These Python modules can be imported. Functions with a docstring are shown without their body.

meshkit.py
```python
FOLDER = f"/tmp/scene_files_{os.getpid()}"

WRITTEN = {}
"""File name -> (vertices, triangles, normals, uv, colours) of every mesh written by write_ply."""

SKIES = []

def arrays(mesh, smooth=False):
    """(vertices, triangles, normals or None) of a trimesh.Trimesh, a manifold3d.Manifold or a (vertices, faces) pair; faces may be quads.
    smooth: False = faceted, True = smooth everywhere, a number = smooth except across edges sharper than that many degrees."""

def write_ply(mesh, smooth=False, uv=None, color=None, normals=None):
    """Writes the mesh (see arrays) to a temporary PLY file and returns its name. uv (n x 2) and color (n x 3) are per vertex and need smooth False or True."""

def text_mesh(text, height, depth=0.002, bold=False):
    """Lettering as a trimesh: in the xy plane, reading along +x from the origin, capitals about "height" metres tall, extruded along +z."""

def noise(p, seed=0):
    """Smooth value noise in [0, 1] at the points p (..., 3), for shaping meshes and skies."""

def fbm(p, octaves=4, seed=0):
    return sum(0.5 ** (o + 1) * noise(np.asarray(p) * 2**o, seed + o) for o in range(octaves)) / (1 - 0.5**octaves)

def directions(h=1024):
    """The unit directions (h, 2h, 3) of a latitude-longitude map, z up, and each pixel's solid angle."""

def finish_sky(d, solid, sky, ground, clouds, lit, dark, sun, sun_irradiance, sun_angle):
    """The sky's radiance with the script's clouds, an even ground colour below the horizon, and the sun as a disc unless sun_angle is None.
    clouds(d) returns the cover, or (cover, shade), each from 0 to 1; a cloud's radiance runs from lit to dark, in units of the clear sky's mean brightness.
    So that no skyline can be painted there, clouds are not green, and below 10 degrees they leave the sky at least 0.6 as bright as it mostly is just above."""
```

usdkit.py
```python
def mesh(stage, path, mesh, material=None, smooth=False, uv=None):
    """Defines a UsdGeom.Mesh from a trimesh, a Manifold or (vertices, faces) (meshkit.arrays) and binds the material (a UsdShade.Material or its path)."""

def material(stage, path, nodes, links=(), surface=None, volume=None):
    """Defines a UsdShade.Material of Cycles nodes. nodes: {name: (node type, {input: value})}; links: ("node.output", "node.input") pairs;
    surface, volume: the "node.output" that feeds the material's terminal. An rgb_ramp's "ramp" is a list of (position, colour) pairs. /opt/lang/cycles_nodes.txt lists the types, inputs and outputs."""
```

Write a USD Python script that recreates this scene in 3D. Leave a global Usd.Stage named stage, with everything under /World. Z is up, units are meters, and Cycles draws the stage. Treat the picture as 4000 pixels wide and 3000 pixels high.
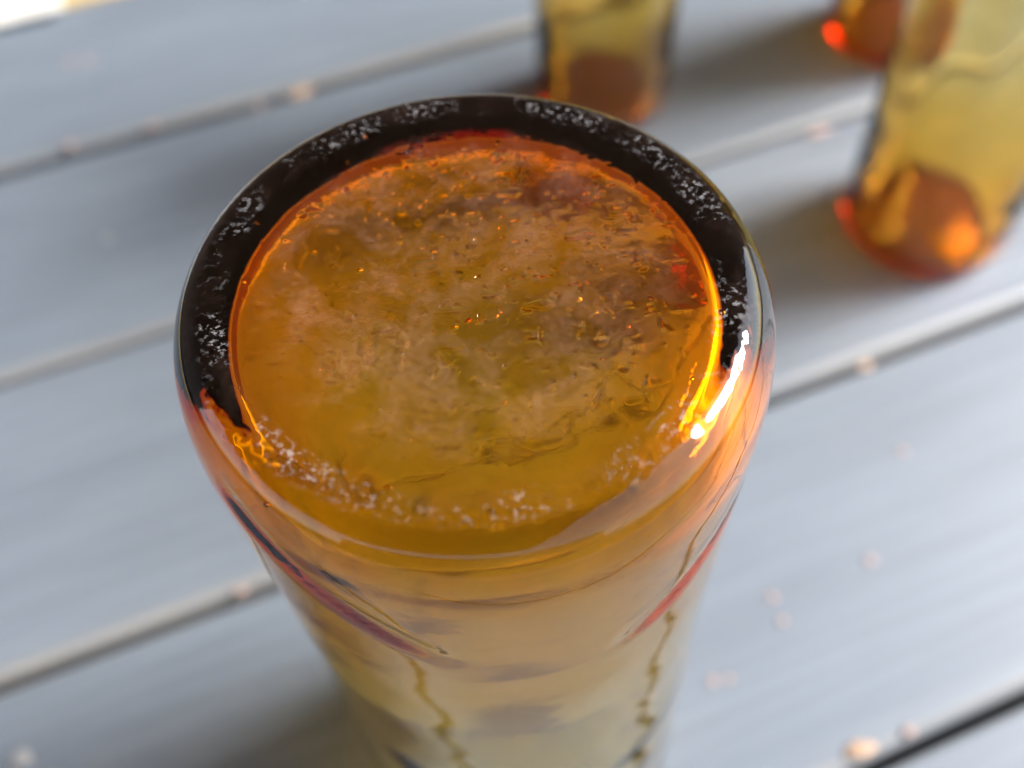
import math, random
import numpy as np, trimesh, usdkit, meshkit
from pxr import Usd, UsdGeom, UsdLux, UsdShade, Gf, Sdf

stage = Usd.Stage.CreateInMemory()
UsdGeom.SetStageUpAxis(stage, 'Z'); UsdGeom.SetStageMetersPerUnit(stage, 1.0)
UsdGeom.Xform.Define(stage, '/World'); UsdGeom.Scope.Define(stage, '/World/Looks')
random.seed(7); rng = np.random.default_rng(7)

# ---------------------------------------------------------------- camera
FPX = 1950.9 / 2212.0
cam = UsdGeom.Camera.Define(stage, '/World/camera')
C = np.array([0.00325, -0.05516, 0.24636])
RT = np.array([0.99773404, -0.05572852, -0.03769771]); UP = np.array([0.06728139, 0.82641339, 0.55902963]); FW = np.cross(UP, RT)
cam.AddTransformOp().Set(Gf.Matrix4d(*RT, 0, *UP, 0, *(-FW), 0, *C, 1))
cam.CreateHorizontalApertureAttr(36.0); cam.CreateFocalLengthAttr(36.0 * FPX)
cam.CreateFocusDistanceAttr(0.081); cam.CreateFStopAttr(36.0 * FPX / 2.4)
cam.CreateClippingRangeAttr(Gf.Vec2f(0.005, 1000))
cam.CreateExposureAttr(2.6)

# ---------------------------------------------------------------- sky and sun (thin bright overcast, sun to the right)
SUN_AZ, SUN_EL = math.radians(77), math.radians(38)      # azimuth measured from +y towards +x
SUN = np.array([math.sin(SUN_AZ) * math.cos(SUN_EL), math.cos(SUN_AZ) * math.cos(SUN_EL), math.sin(SUN_EL)])
sky_m = usdkit.material(stage, '/World/Looks/sky_light', {
    's': ('sky_texture', {'sky_type': 'single_scattering', 'sun_disc': False, 'sun_elevation': SUN_EL, 'sun_rotation': SUN_AZ,
                          'air_density': 1.0, 'aerosol_density': 1.6, 'ozone_density': 1.0}),
    'b': ('background_shader', {'strength': 0.065})}, [('s.color', 'b.color')], surface='b.background')
dome = UsdLux.DomeLight.Define(stage, '/World/sky')
dome.GetPrim().SetCustomDataByKey('kind', 'structure')
UsdShade.MaterialBindingAPI.Apply(dome.GetPrim()).Bind(sky_m)
sun = UsdLux.DistantLight.Define(stage, '/World/sun')
sun.CreateNormalizeAttr(True); sun.CreateIntensityAttr(0.4); sun.CreateAngleAttr(26.0); sun.CreateColorAttr(Gf.Vec3f(1.0, 0.975, 0.95))
zx = SUN; xx = np.cross([0, 0, 1], zx); xx /= np.linalg.norm(xx); yx = np.cross(zx, xx)
sun.AddTransformOp().Set(Gf.Matrix4d(*xx, 0, *yx, 0, *zx, 0, 0, 0, 3, 1))

# ---------------------------------------------------------------- helpers
used = {}
def path_for(name, parent):
    k = (parent, name); n = used.get(k, 0); used[k] = n + 1
    return f'{parent}/{name}' if n == 0 else f'{parent}/{name}_{n:03d}'
def tag(p, **kw):
    for k, v in kw.items():
        if v: p.SetCustomDataByKey(k, v)
def thing(name, loc=(0, 0, 0), rotz=0.0, **kw):
    x = UsdGeom.Xform.Define(stage, path_for(name, '/World'))
    x.AddTranslateOp().Set(Gf.Vec3d(*map(float, loc)))
    if rotz: x.AddRotateZOp().Set(math.degrees(rotz))
    tag(x.GetPrim(), **kw); return x.GetPrim()
def part(name, mesh, mat, parent, smooth=True, **kw):
    p = usdkit.mesh(stage, path_for(name, str(parent.GetPath()) if parent else '/World'), mesh, mat, smooth=smooth).GetPrim()
    tag(p, **kw); return p
def mat(name, nodes, links, **kw):
    return usdkit.material(stage, '/World/Looks/' + name, nodes, links, **kw)

# ---------------------------------------------------------------- materials
def glass_material(name, dusty, scuff_glint=0.04, lo=0.42, tint=(0.988, 0.804, 0.0, 560.0)):
    n = {'g': ('geometry', {}), 'tc': ('texture_coordinate', {}),
         'n1': ('noise_texture', {'scale': 1100.0 if dusty else 420.0, 'detail': 3.0, 'roughness': 0.55}),
         'n2': ('noise_texture', {'scale': 90.0, 'detail': 2.0}),
         'b2': ('bump', {'strength': 0.12, 'distance': 0.0006}),
         'b1': ('bump', {'strength': 0.35 if dusty else 0.2, 'distance': 0.00012}),
         'p': ('principled_bsdf', {'base_color': (1, 1, 1), 'transmission_weight': 1.0, 'roughness': 0.015, 'ior': 1.5}),
         'v': ('absorption_volume', {'color': tint[:3], 'density': tint[3]})}
    l = [('tc.object', 'n1.vector'), ('tc.object', 'n2.vector'), ('n2.fac', 'b2.height'), ('n1.fac', 'b1.height'),
         ('b2.normal', 'b1.normal'), ('b1.normal', 'p.normal')]
    surf = 'p.BSDF'
    if dusty:
        n |= {'at': ('attribute', {'attribute': 'haze'}), 'd': ('diffuse_bsdf', {'color': (0.70, 0.40, 0.29)}),
              'bs': ('map_range', {'from_min': 0.0, 'from_max': 1.0, 'to_min': 0.05, 'to_max': 0.3}), 'n4': ('noise_texture', {'scale': 1600.0, 'detail': 3.0}), 'r4': ('map_range', {'from_min': 0.38, 'from_max': 0.62, 'to_min': 0.6, 'to_max': 1.3}), 'm4': ('math', {'math_type': 'multiply'}),
              'n3': ('noise_texture', {'scale': 210.0, 'detail': 8.0, 'roughness': 0.6, 'distortion': 0.6}),
              'r3': ('rgb_ramp', {'ramp': [(lo, (0, 0, 0)), (0.68, (1, 1, 1))]}),
              'm': ('math', {'math_type': 'multiply'}), 'm2': ('math', {'math_type': 'multiply', 'value2': scuff_glint}),
              'mx': ('mix_closure', {}), 'as': ('attribute', {'attribute': 'scuff_glint'}), 'n5': ('noise_texture', {'scale': 1500.0, 'detail': 3.0, 'roughness': 0.6}), 'n6': ('noise_texture', {'scale': 170.0, 'detail': 2.0}),
              'r5': ('map_range', {'from_min': 0.53, 'from_max': 0.63, 'to_min': 0.0, 'to_max': 0.17, 'clamp': True}), 'r6': ('map_range', {'from_min': 0.44, 'from_max': 0.60, 'to_min': 0.0, 'to_max': 1.0, 'clamp': True}),
              's1': ('math', {'math_type': 'multiply'}), 's2': ('math', {'math_type': 'multiply'}), 'd2': ('diffuse_bsdf', {'color': (0.64, 0.62, 0.62)}), 'mx2': ('mix_closure', {})}
        l += [('tc.object', 'n3.vector'), ('n3.fac', 'r3.fac'), ('r3.color', 'm.value1'), ('at.fac', 'm.value2'), ('m.value', 'm2.value1'),
              ('tc.object', 'n4.vector'), ('n4.fac', 'r4.value'), ('m2.value', 'm4.value1'), ('r4.result', 'm4.value2'), ('m4.value', 'mx.fac'), ('at.fac', 'bs.value'), ('bs.result', 'b1.strength'), ('p.BSDF', 'mx.closure1'), ('d.BSDF', 'mx.closure2')]
        surf = 'mx2.closure'
        l += [('tc.object', 'n5.vector'), ('tc.object', 'n6.vector'), ('n5.fac', 'r5.value'), ('n6.fac', 'r6.value'), ('r5.result', 's1.value1'), ('r6.result', 's1.value2'), ('s1.value', 's2.value1'), ('as.fac', 's2.value2'), ('s2.value', 'mx2.fac'), ('mx.closure', 'mx2.closure1'), ('d2.BSDF', 'mx2.closure2')]
    return mat(name, n, l, surface=surf, volume='v.volume')
M_glass = glass_material('amber_glass', False)
M_glass_base = glass_material('amber_glass_scuffed', True)
M_glass_glow = glass_material('amber_glass_painted_glow', True, 0.36, 0.1, (0.978, 0.775, 0.0, 380.0))  # diffuse base tint painted in for sunlight glowing through the glass
M_bubble = mat('air_bubble', {'p': ('glass_bsdf', {'color': (1, 1, 1), 'IOR': 0.667, 'roughness': 0.0})}, [], surface='p.BSDF')

def plank_material(name, tone):
    return mat(name, {
        'tc': ('texture_coordinate', {}), 'oi': ('object_info', {}),
        'mp': ('mapping', {'scale': (6.0, 220.0, 60.0)}), 'mp2': ('mapping', {'scale': (2.0, 9.0, 9.0)}),
        'n1': ('noise_texture', {'scale': 1.6, 'detail': 5.0, 'roughness': 0.6}),
        'n2': ('noise_texture', {'scale': 4.0, 'detail': 5.0, 'roughness': 0.6}),
        'bs': ('map_range', {'from_min': 0.0, 'from_max': 1.0, 'to_min': 0.05, 'to_max': 0.3}), 'n4': ('noise_texture', {'scale': 1600.0, 'detail': 3.0}), 'r4': ('map_range', {'from_min': 0.38, 'from_max': 0.62, 'to_min': 0.6, 'to_max': 1.3}), 'm4': ('math', {'math_type': 'multiply'}),
              'n3': ('noise_texture', {'scale': 900.0, 'detail': 2.0}),
        'r1': ('rgb_ramp', {'ramp': [(0.3, tuple(c * 0.86 for c in tone)), (0.7, tuple(c * 1.13 for c in tone))]}),
        'r2': ('rgb_ramp', {'ramp': [(0.35, (0.92, 0.92, 0.92)), (0.7, (1.06, 1.06, 1.05))]}),
        'mc': ('mix', {'mix_type': 'multiply', 'fac': 1.0}), 'at': ('attribute', {'attribute': 'bevel_sheen'}), 'we': ('mix', {'color2': (0.24, 0.235, 0.22)}), 'wm': ('math', {'math_type': 'multiply'}),
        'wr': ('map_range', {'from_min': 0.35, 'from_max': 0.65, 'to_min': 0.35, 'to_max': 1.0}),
        'rr': ('map_range', {'from_min': 0.3, 'from_max': 0.7, 'to_min': 0.46, 'to_max': 0.54}),
        'b1': ('bump', {'strength': 0.2, 'distance': 0.0002}), 'b3': ('bump', {'strength': 0.35, 'distance': 0.0001}),
        'p': ('principled_bsdf', {'ior': 1.5})},
        [('tc.object', 'mp.vector'), ('tc.object', 'mp2.vector'), ('mp.vector', 'n1.vector'), ('mp2.vector', 'n2.vector'), ('tc.object', 'n3.vector'),
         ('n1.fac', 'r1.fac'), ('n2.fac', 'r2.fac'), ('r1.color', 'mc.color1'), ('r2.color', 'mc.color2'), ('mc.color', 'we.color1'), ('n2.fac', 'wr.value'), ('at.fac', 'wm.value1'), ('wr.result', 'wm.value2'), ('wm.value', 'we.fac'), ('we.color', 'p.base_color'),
         ('n2.fac', 'rr.value'), ('rr.result', 'p.roughness'), ('n1.fac', 'b1.height'), ('n3.fac', 'b3.height'), ('b1.normal', 'b3.normal'), ('b3.normal', 'p.normal')],
        surface='p.BSDF')
M_plank = [plank_material(f'grey_board_{i}', t) for i, t in enumerate([(0.146, 0.176, 0.212), (0.153, 0.182, 0.218), (0.142, 0.172, 0.208)])]
def plain(name, col, rough=0.7, var=0.2, scale=60.0):
    return mat(name, {'tc': ('texture_coordinate', {}), 'n': ('noise_texture', {'scale': scale, 'detail': 4.0}),
                      'r': ('rgb_ramp', {'ramp': [(0.3, tuple(c * (1 - var) for c in col)), (0.7, tuple(min(1, c * (1 + var)) for c in col))]}),
                      'p': ('principled_bsdf', {'roughness': rough})},
               [('tc.object', 'n.vector'), ('n.fac', 'r.fac'), ('r.color', 'p.base_color')], surface='p.BSDF')
M_ground = plain('shaded_earth', (0.05, 0.048, 0.045), 0.9, 0.3, 20)
M_tan = plain('tan_timber', (0.48, 0.36, 0.17), 0.6, 0.15, 30)
M_paper = plain('white_card', (0.66, 0.65, 0.60), 0.7, 0.06, 25)
M_pink = plain('pink_petal', (0.36, 0.25, 0.22), 0.7, 0.2, 600)
M_orange = plain('tan_petal', (0.40, 0.26, 0.165), 0.6, 0.2, 500)
M_white = plain('white_fleck', (0.25, 0.26, 0.265), 0.6, 0.1, 500)

# ---------------------------------------------------------------- deck of grey boards
ANG, PIT, OFF = 0.3216, 0.1065, -0.2798
u = np.array([math.cos(ANG), math.sin(ANG)]); nv = np.array([math.sin(ANG), -math.cos(ANG)])   # along the boards / across them towards the viewer
ground = part('ground', trimesh.creation.box([24, 24, 0.1], trimesh.transformations.translation_matrix([0, 0, -0.25])), M_ground, None, smooth=False, kind='structure')
deck = thing('deck', kind='structure', rotz=ANG)
GAP, THICK, LEN = 0.0036, 0.024, 3.2

def plank_mesh(seed):
    r = np.random.default_rng(seed)
    half = (PIT - GAP) / 2
    ys, zs = [], []
    n = 56; flat = half - 0.0125
    yy = np.linspace(-flat, flat, n * 4 + 1)
    ys += list(yy); zs += list(-0.00011 * (0.5 - 0.5 * np.cos(2 * np.pi * n * (yy + flat) / (2 * flat))) * (0.75 + 0.5 * meshkit.noise(np.stack([yy * 400, 0 * yy + seed, 0 * yy], -1))))
    right_y = [flat + 0.0006, flat + 0.0014, flat + 0.0034]; right_z = [-0.0004, -0.0002, -0.0002]
    a = np.linspace(0, math.pi / 2, 9)[0:]; rad = 0.0032
    right_y += list(half - 0.0042 + 0.0042 * np.sin(a)); right_z += list(-0.0003 - rad * (1 - np.cos(a)))
    right_y += [half, half - 0.001]; right_z += [-THICK + 0.001, -THICK]
    fr = 0.0018; far_y = [flat + 0.0007, half - fr - 0.002] + list(half - fr + fr * np.sin(a)) + [half, half - 0.001]
    far_z = [-0.0002, -0.0002] + list(-0.0002 - fr * (1 - np.cos(a))) + [-THICK + 0.001, -THICK]
    top_y = [-y for y in right_y[::-1]] + ys + far_y; top_z = right_z[::-1] + zs + far_z
    bevel_sheen = np.r_[np.clip((np.array(right_y[::-1]) - half + 0.0044) / 0.002, 0, 1) * (np.array(right_z[::-1]) > -0.0062), np.zeros(len(ys)), 0.4 * (np.array(far_y) > half - fr) * (np.array(far_z) > -0.003)]  # paler bevels: sky reflection painted into the board colour
    P = np.stack([top_y, top_z], -1); m = len(P)
    xs = np.linspace(-LEN / 2, LEN / 2, 41)
    warp = 0.0006 * (meshkit.noise(np.stack([xs * 2.2, 0 * xs + seed * 3.7, 0 * xs], -1)) - 0.5)
    V = np.stack([np.repeat(xs, m), np.tile(P[:, 0], len(xs)) + np.repeat(warp, m), np.tile(P[:, 1], len(xs))], -1)
    F = []
    i = np.arange(len(xs) - 1)[:, None] * m; j = np.arange(m)[None, :]; j2 = (j + 1) % m
    A, B, Cc, D = i + j, i + j2, i + m + j2, i + m + j
    F = np.concatenate([np.stack([A, D, Cc], -1).reshape(-1, 3), np.stack([A, Cc, B], -1).reshape(-1, 3)])
    mesh = trimesh.Trimesh(V, F, process=False)
    if mesh.volume < 0: mesh.invert()
    return mesh, np.tile(bevel_sheen, len(xs))
# board k spans OFF+PIT*k .. OFF+PIT*(k+1) across (towards the viewer); local y runs away from the viewer
for k in range(-1, 9):
    m, bevel_sheen = plank_mesh(100 + k)
    m.apply_translation([random.uniform(-0.02, 0.02), -(OFF + PIT * (k + 0.5)) + (0.0038 if k == -1 else 0), random.uniform(-0.0004, 0.0)])
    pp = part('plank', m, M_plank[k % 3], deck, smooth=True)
    UsdGeom.PrimvarsAPI(pp).CreatePrimvar('bevel_sheen', Sdf.ValueTypeNames.FloatArray, 'vertex').Set([float(x) for x in bevel_sheen])
def bevel_box(sx, sy, sz, r):
    import manifold3d as m3
    s = [m3.Manifold.sphere(r, 16).translate([a * (sx / 2 - r), b * (sy / 2 - r), c * (sz / 2 - r)]) for a in (-1, 1) for b in (-1, 1) for c in (-1, 1)]
    return m3.Manifold.batch_hull(s)
far = OFF - PIT      # far edge of the last grey board
edge = bevel_box(3.2, 0.12, 0.024, 0.003).translate([0.1, -(far) + 0.066, -0.013])
part('edge_board', edge, M_tan, deck, smooth=35, label='tan timber edge board behind the grey boards')

# added, unseen boarded wall and roof: blocks sky from reflecting in the glass heels
M_screen = plain('brown_screen_boards', (0.38, 0.21, 0.125), 0.6, 0.25, 8)
added_screen = thing('house_wall', (-2.1, 1.05, 0), 0.0, label='added brown boarding beyond and above the deck, out of view, keeps sky reflections off the upturned base', category='house wall')
for i in range(14):
    b = bevel_box(6.6, 0.03, 0.178, 0.006).translate([0, 0.02, -0.10 + 0.182 * (i + 0.5)])
    part('board', b.rotate([0, 0, 0]), M_screen, added_screen, smooth=35)
for i in range(24):
    part('eaves_board', bevel_box(6.6, 0.286, 0.024, 0.005).translate([0, -0.135 - 0.29 * i, 2.46]), M_screen, added_screen, smooth=35)
for i in range(8):
    part('rafter', bevel_box(0.05, 6.9, 0.12, 0.006).translate([-3.2 + 0.91 * i, -3.45, 2.54]), M_screen, added_screen, smooth=35)

added_rear_screen = thing('garden_fence', (-1.0, -5.9, 0), 0.0, label='added brown boarding behind the viewer, out of view, keeps low sky reflections off the upturned base', category='added_rear_screen')  # added out of view to block low sky from the glass front
for i in range(50):
    part('board', bevel_box(0.196, 0.02, 1.9, 0.004).translate([-4.9 + 0.2 * i, 0, 0.78]), M_screen, added_rear_screen, smooth=35)

# white card lying on the tan edge board, top left corner of the picture
rc = np.random.default_rng(3)
def card_mesh(w, h, t):
    nx, ny = 24, 14
    X, Y = np.meshgrid(np.linspace(-w / 2, w / 2, nx), np.linspace(-h / 2, h / 2, ny), indexing='ij')
    Z = 0.004 * meshkit.fbm(np.stack([X * 14, Y * 14, 0 * X + 5], -1), 3) 
    top = np.stack([X, Y, Z + t], -1).reshape(-1, 3); bot = np.stack([X, Y, Z], -1).reshape(-1, 3)
    idx = lambda i, j: i * ny + j
    F = []; N = nx * ny
    for i in range(nx - 1):
        for j in range(ny - 1):
            a, b, c, d = idx(i, j), idx(i + 1, j), idx(i + 1, j + 1), idx(i, j + 1)
            F += [[a, b, c], [a, c, d], [N + a, N + c, N + b], [N + a, N + d, N + c]]
    ring = [idx(i, 0) for i in range(nx)] + [idx(nx - 1, j) for j in range(1, ny)] + [idx(i, ny - 1) for i in range(nx - 2, -1, -1)] + [idx(0, j) for j in range(ny - 2, 0, -1)]
    for a, b in zip(ring, ring[1:] + ring[:1]): F += [[a, N + a, N + b], [a, N + b, b]]
    return trimesh.Trimesh(np.vstack([top, bot]), F, process=False)
cx, cy = -0.1933, 0.3386
cw, ch = 0.20, 0.10
loc = np.array([cx, cy]) - u * (cw / 2) - nv * (ch / 2 + 0.001)
part('white_card', card_mesh(cw, ch, 0.0012), M_paper, thing('white_card', (*loc, 0.0), ANG - 0.03,
     label='blurred white card lying on the tan edge board in the far corner', category='card'), smooth=40)

# ---------------------------------------------------------------- amber tumblers
H, R = 0.1834, 0.029
def smooth_path(pts, n):
    pts = np.asarray(pts, float)
    for _ in range(3):      # Chaikin keeps the rounded corners round
        q = np.empty((2 * len(pts) - 2, 2)); q[0::2] = 0.75 * pts[:-1] + 0.25 * pts[1:]; q[1::2] = 0.25 * pts[:-1] + 0.75 * pts[1:]
        pts = np.vstack([pts[:1], q, pts[-1:]])
    d = np.r_[0, np.cumsum(np.linalg.norm(np.diff(pts, axis=0), axis=1))]
    s = np.linspace(0, d[-1], n)
    return np.stack([np.interp(s, d, pts[:, 0]), np.interp(s, d, pts[:, 1])], -1)
def outer_profile(z):       # radius of the outer wall at height z above the base
    return np.interp(z, [0.006, 0.015, 0.03, 0.06, 0.11, 0.16, H], [R + 0.0002, R + 0.0003, R + 0.0004, R + 0.0009, R + 0.0032, R + 0.0058, R + 0.0072])
def tumbler(seed, na, detail, amp=1.0, folds=(), floor=0.0070):
    """Upright glass, base at z = 0: recessed base, heel, wall, rim, inner wall and rounded inner floor as one closed skin."""
    k = detail
    rec = 0.0014
    base = smooth_path([(0, rec), (0.008, rec - 0.0001), (0.0150, rec - 0.0005), (0.0205, 0.0004), (0.0235, 0.00008), (0.0248, 0.0), (0.0258, 0.0003),
                        (0.0273, 0.0015), (0.0285, 0.0036), (0.0290, 0.0062), (0.0292, 0.0085), (outer_profile(0.0105), 0.0105)], int(260 * k))
    zo = np.linspace(0.0105, H - 0.0015, int(190 * k))[1:]
    outer = np.stack([outer_profile(zo) + 0.0000 , zo], -1)
    rr = outer_profile(H - 0.0015)
    t = 0.0016
    a = np.linspace(0, math.pi, int(12 * k) + 4)[1:-1]
    rim = np.stack([rr - t / 2 + t / 2 * np.cos(a), H - 0.0015 + t / 2 * np.sin(a)], -1)
    zi = np.linspace(H - 0.0015, 0.030, int(150 * k))
    inner = np.stack([outer_profile(zi) - np.interp(zi, [0.03, 0.05, 0.1, H], [0.0036, 0.0020, 0.0014, t]), zi], -1)
    r0 = inner[-1, 0]
    cup = smooth_path([(r0, 0.030), (r0 - 0.0004, 0.0200), (r0 - 0.0010, 0.0130), (r0 - 0.0014, floor + 0.0011), (r0 - 0.0034, floor), (0.010, floor - 0.0003), (0, floor - 0.0003)], int(90 * k))[1:]
    prof = np.vstack([base[1:], outer, rim, inner, cup[:-1]])
    kind = np.concatenate([np.zeros(len(base) - 1), np.ones(len(outer)), np.full(len(rim), 2), np.full(len(inner), 3), np.full(len(cup) - 1, 4)])
    m = len(prof)
    th = np.linspace(0, 2 * np.pi, na, endpoint=False)
    Rr = np.tile(prof[:, 0], (na, 1)); Z = np.tile(prof[:, 1], (na, 1)); T = np.tile(th[:, None], (1, m)); K = np.tile(kind, (na, 1))
    cx, sx = np.cos(T), np.sin(T)
    win = np.clip((Z - 0.016) / 0.03, 0, 1) * np.clip((H - Z) / 0.03, 0, 1)
    # hand-blown wall: soft lobes that twist, and wavering ripples round the wall
    P3 = np.stack([cx * 1.6 + seed, sx * 1.6, Z * 28], -1)
    wob = meshkit.fbm(P3, 2, seed) - 0.5
    lobes = np.cos(9 * T + 22 * Z + 2.2 * wob + seed)
    ripple = np.sin(2 * np.pi * (Z + 0.010 * np.sin(T + seed) + 0.006 * np.sin(2 * T + 1.3) + 0.012 * wob) / 0.021)
    dr = np.where((K == 1), amp * win * (0.00008 * lobes + 0.00005 * ripple + 0.0004 * wob), 0)
    for t0, z0, t1, z1, am, sg in folds:     # creases left by the blower's tools
        px, pz = np.radians(np.degrees(T) - t0) * R, Z - z0
        ex, ez = math.radians(t1 - t0) * R, z1 - z0
        q = np.clip((px * ex + pz * ez) / (ex * ex + ez * ez), 0, 1)
        d2 = (px - q * ex) ** 2 + (pz - q * ez) ** 2
        dr = dr + np.where(K <= 1, am * np.sin(np.pi * np.clip(q, 0.02, 0.98)) ** 0.5 * np.exp(-d2 / (2 * sg * sg)), 0) * np.clip(Z / 0.004, 0, 1)
    win3 = np.clip((Z - 0.0305) / 0.025, 0, 1) * np.clip((H - Z) / 0.03, 0, 1)
    dr = np.where((K == 3), amp * win3 * (-0.00008 * lobes + 0.00009 * ripple - 0.0003 * wob), dr)
    egg = 1 + 0.006 * np.cos(2 * T + seed) + 0.004 * np.cos(3 * T + 2 * seed)
    Rr = (Rr + dr) * egg
    X, Y = Rr * cx, Rr * sx
    # hammered recess and heel
    fine = meshkit.fbm(np.stack([X * 260, Y * 260, Z * 260 + seed], -1), 3, seed + 5) - 0.5
    pits = meshkit.noise(np.stack([X * 620, Y * 620, 0 * X + seed], -1), seed + 9)
    pits2 = meshkit.noise(np.stack([X * 900, Y * 900, 0 * X + seed], -1), seed + 19)
    w0 = (K == 0) * np.clip((0.0218 - Rr) / 0.003, 0, 1)
    pits3 = meshkit.noise(np.stack([X * 1500, Y * 1500, 0 * X + seed], -1), seed + 29)
    Z = Z + w0 * (0.00022 * fine - 0.00010 * np.clip((pits - 0.80) / 0.12, 0, 1) + 0.00008 * np.clip((pits2 - 0.84) / 0.1, 0, 1) + 0.00010 * np.clip((pits3 - 0.84) / 0.1, 0, 1)) + (K == 0) * 0.0005 * (meshkit.fbm(np.stack([X * 70, Y * 70, 0 * X + seed], -1), 2, seed + 2) - 0.5) * np.clip((0.0235 - Rr) / 0.004, 0, 1)
    foot = (K == 0) * np.clip((Rr - 0.0236) / 0.0008, 0, 1) * np.clip((0.0264 - Rr) / 0.0008, 0, 1)
    Z = Z + foot * 0.00016 * np.clip(4 * meshkit.fbm(np.stack([X * 160, Y * 160, 0 * X + seed], -1), 2, seed + 30) - 1.6, 0, 1) * (meshkit.fbm(np.stack([X * 1100, Y * 1100, Z * 300 + seed], -1), 2, seed + 8) - 0.5)
    Z = Z + (K == 4) * np.clip((0.0215 - Rr) / 0.006, 0, 1) * 0.0003 * (meshkit.fbm(np.stack([X * 110, Y * 110, 0 * X + seed], -1), 3, seed + 3) - 0.5)
    V = np.stack([X, Y, Z], -1).reshape(-1, 3)
    # poles
    V = np.vstack([V, [[0, 0, rec], [0, 0, floor - 0.0003]]])
    i = np.arange(na)[:, None] * m; i2 = ((np.arange(na) + 1) % na)[:, None] * m; j = np.arange(m - 1)[None, :]
    A, B, Cc, D = i + j, i2 + j, i2 + j + 1, i + j + 1
    F = np.concatenate([np.stack([A, B, Cc], -1).reshape(-1, 3), np.stack([A, Cc, D], -1).reshape(-1, 3)])
    p0, p1 = na * m, na * m + 1
    F = np.vstack([F, np.stack([np.full(na, p0), i2[:, 0], i[:, 0]], -1), np.stack([np.full(na, p1), i[:, 0] + m - 1, i2[:, 0] + m - 1], -1)])
    mesh = trimesh.Trimesh(V, F, process=False)
    if mesh.volume < 0: mesh.invert()
    scuff_glint = (K == 0) * np.clip((Rr - 0.0222) / 0.0010, 0, 1) * np.clip((0.0256 - Rr) / 0.0012, 0, 1)  # pale specks: foot scuffs, with sky glints painted in
    haze = (0.2 * scuff_glint + np.where((K == 0) & (Rr < 0.0205), np.clip((0.0205 - Rr) / 0.004, 0, 1), 0.0)).reshape(-1)
    return mesh, np.r_[haze, 1.0, 0.0], np.r_[scuff_glint.reshape(-1).astype(float), 0.0, 0.0]

front = thing('drinking_glass', (0, 0, 0), label='tall amber glass tumbler standing upside down, its thick base towards the viewer', category='glass')
gm, haze, scuff_glint = tumbler(4, 680, 1.0, 1.0, [(140, .004, 100, .0195, -.0007, .0011), (28, .016, 64, .025, -.0006, .0010)])
flip = trimesh.transformations.rotation_matrix(math.pi, [1, 0, 0]); flip[2, 3] = H
fm = gm.copy(); fm.apply_transform(flip)
bp = part('body', fm, M_glass_base, front, smooth=True)
UsdGeom.PrimvarsAPI(bp).CreatePrimvar('haze', Sdf.ValueTypeNames.FloatArray, 'vertex').Set([float(x) for x in haze])
UsdGeom.PrimvarsAPI(bp).CreatePrimvar('scuff_glint', Sdf.ValueTypeNames.FloatArray, 'vertex').Set([float(x) for x in scuff_glint])
# trapped air bubbles in the thick base
rb = np.random.default_rng(21)
for i in range(42):
    a, r = rb.uniform(0, 2 * math.pi), 0.0262 * math.sqrt(rb.uniform(0, 1))
    z = H - rb.uniform(0.0042, 0.0095)
    s = rb.choice([0.00012, 0.00017, 0.00024, 0.00034], p=[0.4, 0.35, 0.18, 0.07])
    b = trimesh.creation.icosphere(2, s); b.apply_scale([rb.uniform(0.9, 1.7), 1, 1])
    b.apply_transform(trimesh.transformations.rotation_matrix(rb.uniform(0, 3), [0, 0, 1])); b.apply_translation([r * math.cos(a), r * math.sin(a), z])
    part('bubble', b, M_bubble, front)

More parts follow.
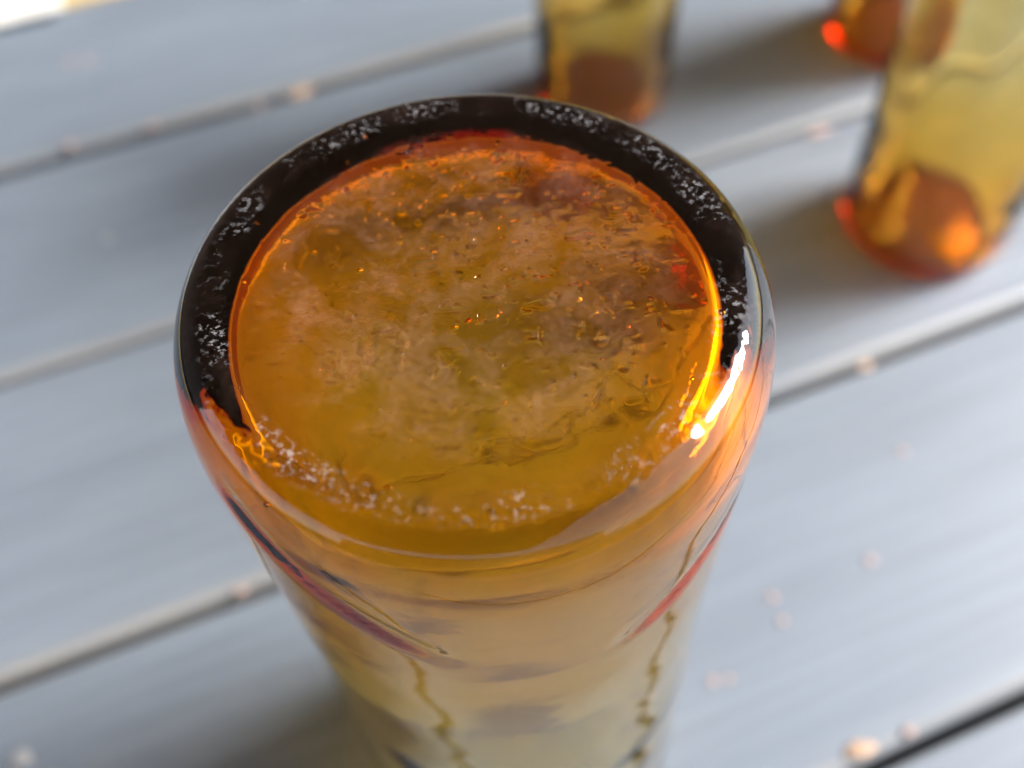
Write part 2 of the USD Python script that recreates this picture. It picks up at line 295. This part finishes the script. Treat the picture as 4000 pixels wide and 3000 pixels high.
GROUP = None
for (x, y, sc, rz, seed, label) in [
        (0.1556, 0.1697, 1.0, 0.5, 11, 'upright amber tumbler at the right with a bright orange heel, nearest of the standing glasses'),
        (0.0485, 0.2530, 0.92, 2.1, 12, 'upright amber tumbler right behind the upturned glass, dull orange base'),
        (0.177, 0.282, 0.95, 4.0, 13, 'upright amber tumbler in the far right corner, half hidden behind the nearer right tumbler')]:
    t = thing('drinking_glass', (x, y, 0.0006), rz, label=label, category='glass')
    g2, hz, sc_ = tumbler(seed, 200, 0.45, 1.2, floor=0.0046); g2.apply_scale(sc)
    q = part('body', g2, M_glass_glow, t)
    UsdGeom.PrimvarsAPI(q).CreatePrimvar('haze', Sdf.ValueTypeNames.FloatArray, 'vertex').Set([float(x) for x in hz])

# ---------------------------------------------------------------- flecks fallen on the boards
def fleck(x, y, sx, sy, sz, rz, m, name, label, seed, cat):
    b = trimesh.creation.icosphere(3, 1.0)
    b.vertices *= (0.45 + 1.1 * meshkit.fbm(b.vertices * 2.1 + seed * 7.3, 3, seed))[:, None]
    b.vertices *= [sx, sy, sz]
    b.apply_translation([0, 0, -b.bounds[0][2] * 0.6])
    part('flake', b, m, thing(name, (x, y, -0.0002), rz, label=label, category=cat))
FLECKS = [  # x, y, half length, half width, kind, label
    (-0.0783, 0.2686, .0050, .0022, 'o', 'tan petal fragment lodged in the far gap left of the standing glass'),
    (-0.0954, 0.2616, .0022, .0012, 'p', 'small tan crumb in the far gap beside the larger tan petal'),
    (0.1194, 0.1093, .0022, .0014, 'o', 'pale tan crumb on the gap below the right tumbler'),
    (0.0858, -0.0082, .0036, .0017, 'o', 'large orange-tan petal beside the dark gap in the lower right corner'),
    (0.0724, 0.0334, .0011, .0010, 'p', 'upper of two pink flecks right of the upturned glass'),
    (0.0735, 0.0266, .0011, .0010, 'p', 'lower of two pink flecks right of the upturned glass'),
    (0.1023, 0.0424, .0014, .0011, 'p', 'pink fleck alone in the middle of the bright right board'),
    (0.1218, 0.0768, .0012, .0011, 'p', 'pink fleck near the right edge below the right tumbler'),
    (0.0515, 0.0116, .0011, .0010, 'p', 'left of two faint pink flecks by the foot of the upturned glass'),
    (0.0559, 0.0119, .0009, .0009, 'p', 'right of two faint pink flecks by the foot of the upturned glass'),
    (0.1321, 0.2224, .0046, .0018, 'p', 'long salmon petal on the gap between the standing tumblers'),
    (-0.1720, 0.2444, .0021, .0016, 'p', 'round pink fleck on the far gap near the left edge'),
    (-0.1392, 0.2540, .0021, .0015, 'p', 'pink fleck on the far gap between two others'),
    (-0.1843, 0.3005, .0017, .0014, 'p', 'left of two faint pink flecks on the farthest grey board'),
    (-0.1762, 0.3013, .0017, .0013, 'p', 'right of two faint pink flecks on the farthest grey board'),
    (-0.1319, 0.0034, .0026, .0022, 'w', 'white fleck in the lower left corner'),
    (-0.1461, 0.1903, .0018, .0016, 'w', 'faint white fleck on the board left of the upturned glass'),
    (-0.0789, 0.0461, .0015, .0010, 'p', 'pink crumb on the gap left of the upturned glass'),
    (0.0993, -0.0045, .0014, .0012, 'p', 'pink fleck beside the dark gap, right of the large orange petal'),
]
for i, (x, y, a, b, k, lab) in enumerate(FLECKS):
    fleck(x, y, a, b, min(a, b) * 0.25, ANG + random.uniform(-0.3, 0.3), {'o': M_orange, 'p': M_pink, 'w': M_white}[k],
          {'o': 'petal', 'p': 'petal_fleck', 'w': 'white_fleck'}[k], lab, i, 'fleck' if k != 'o' else 'petal')
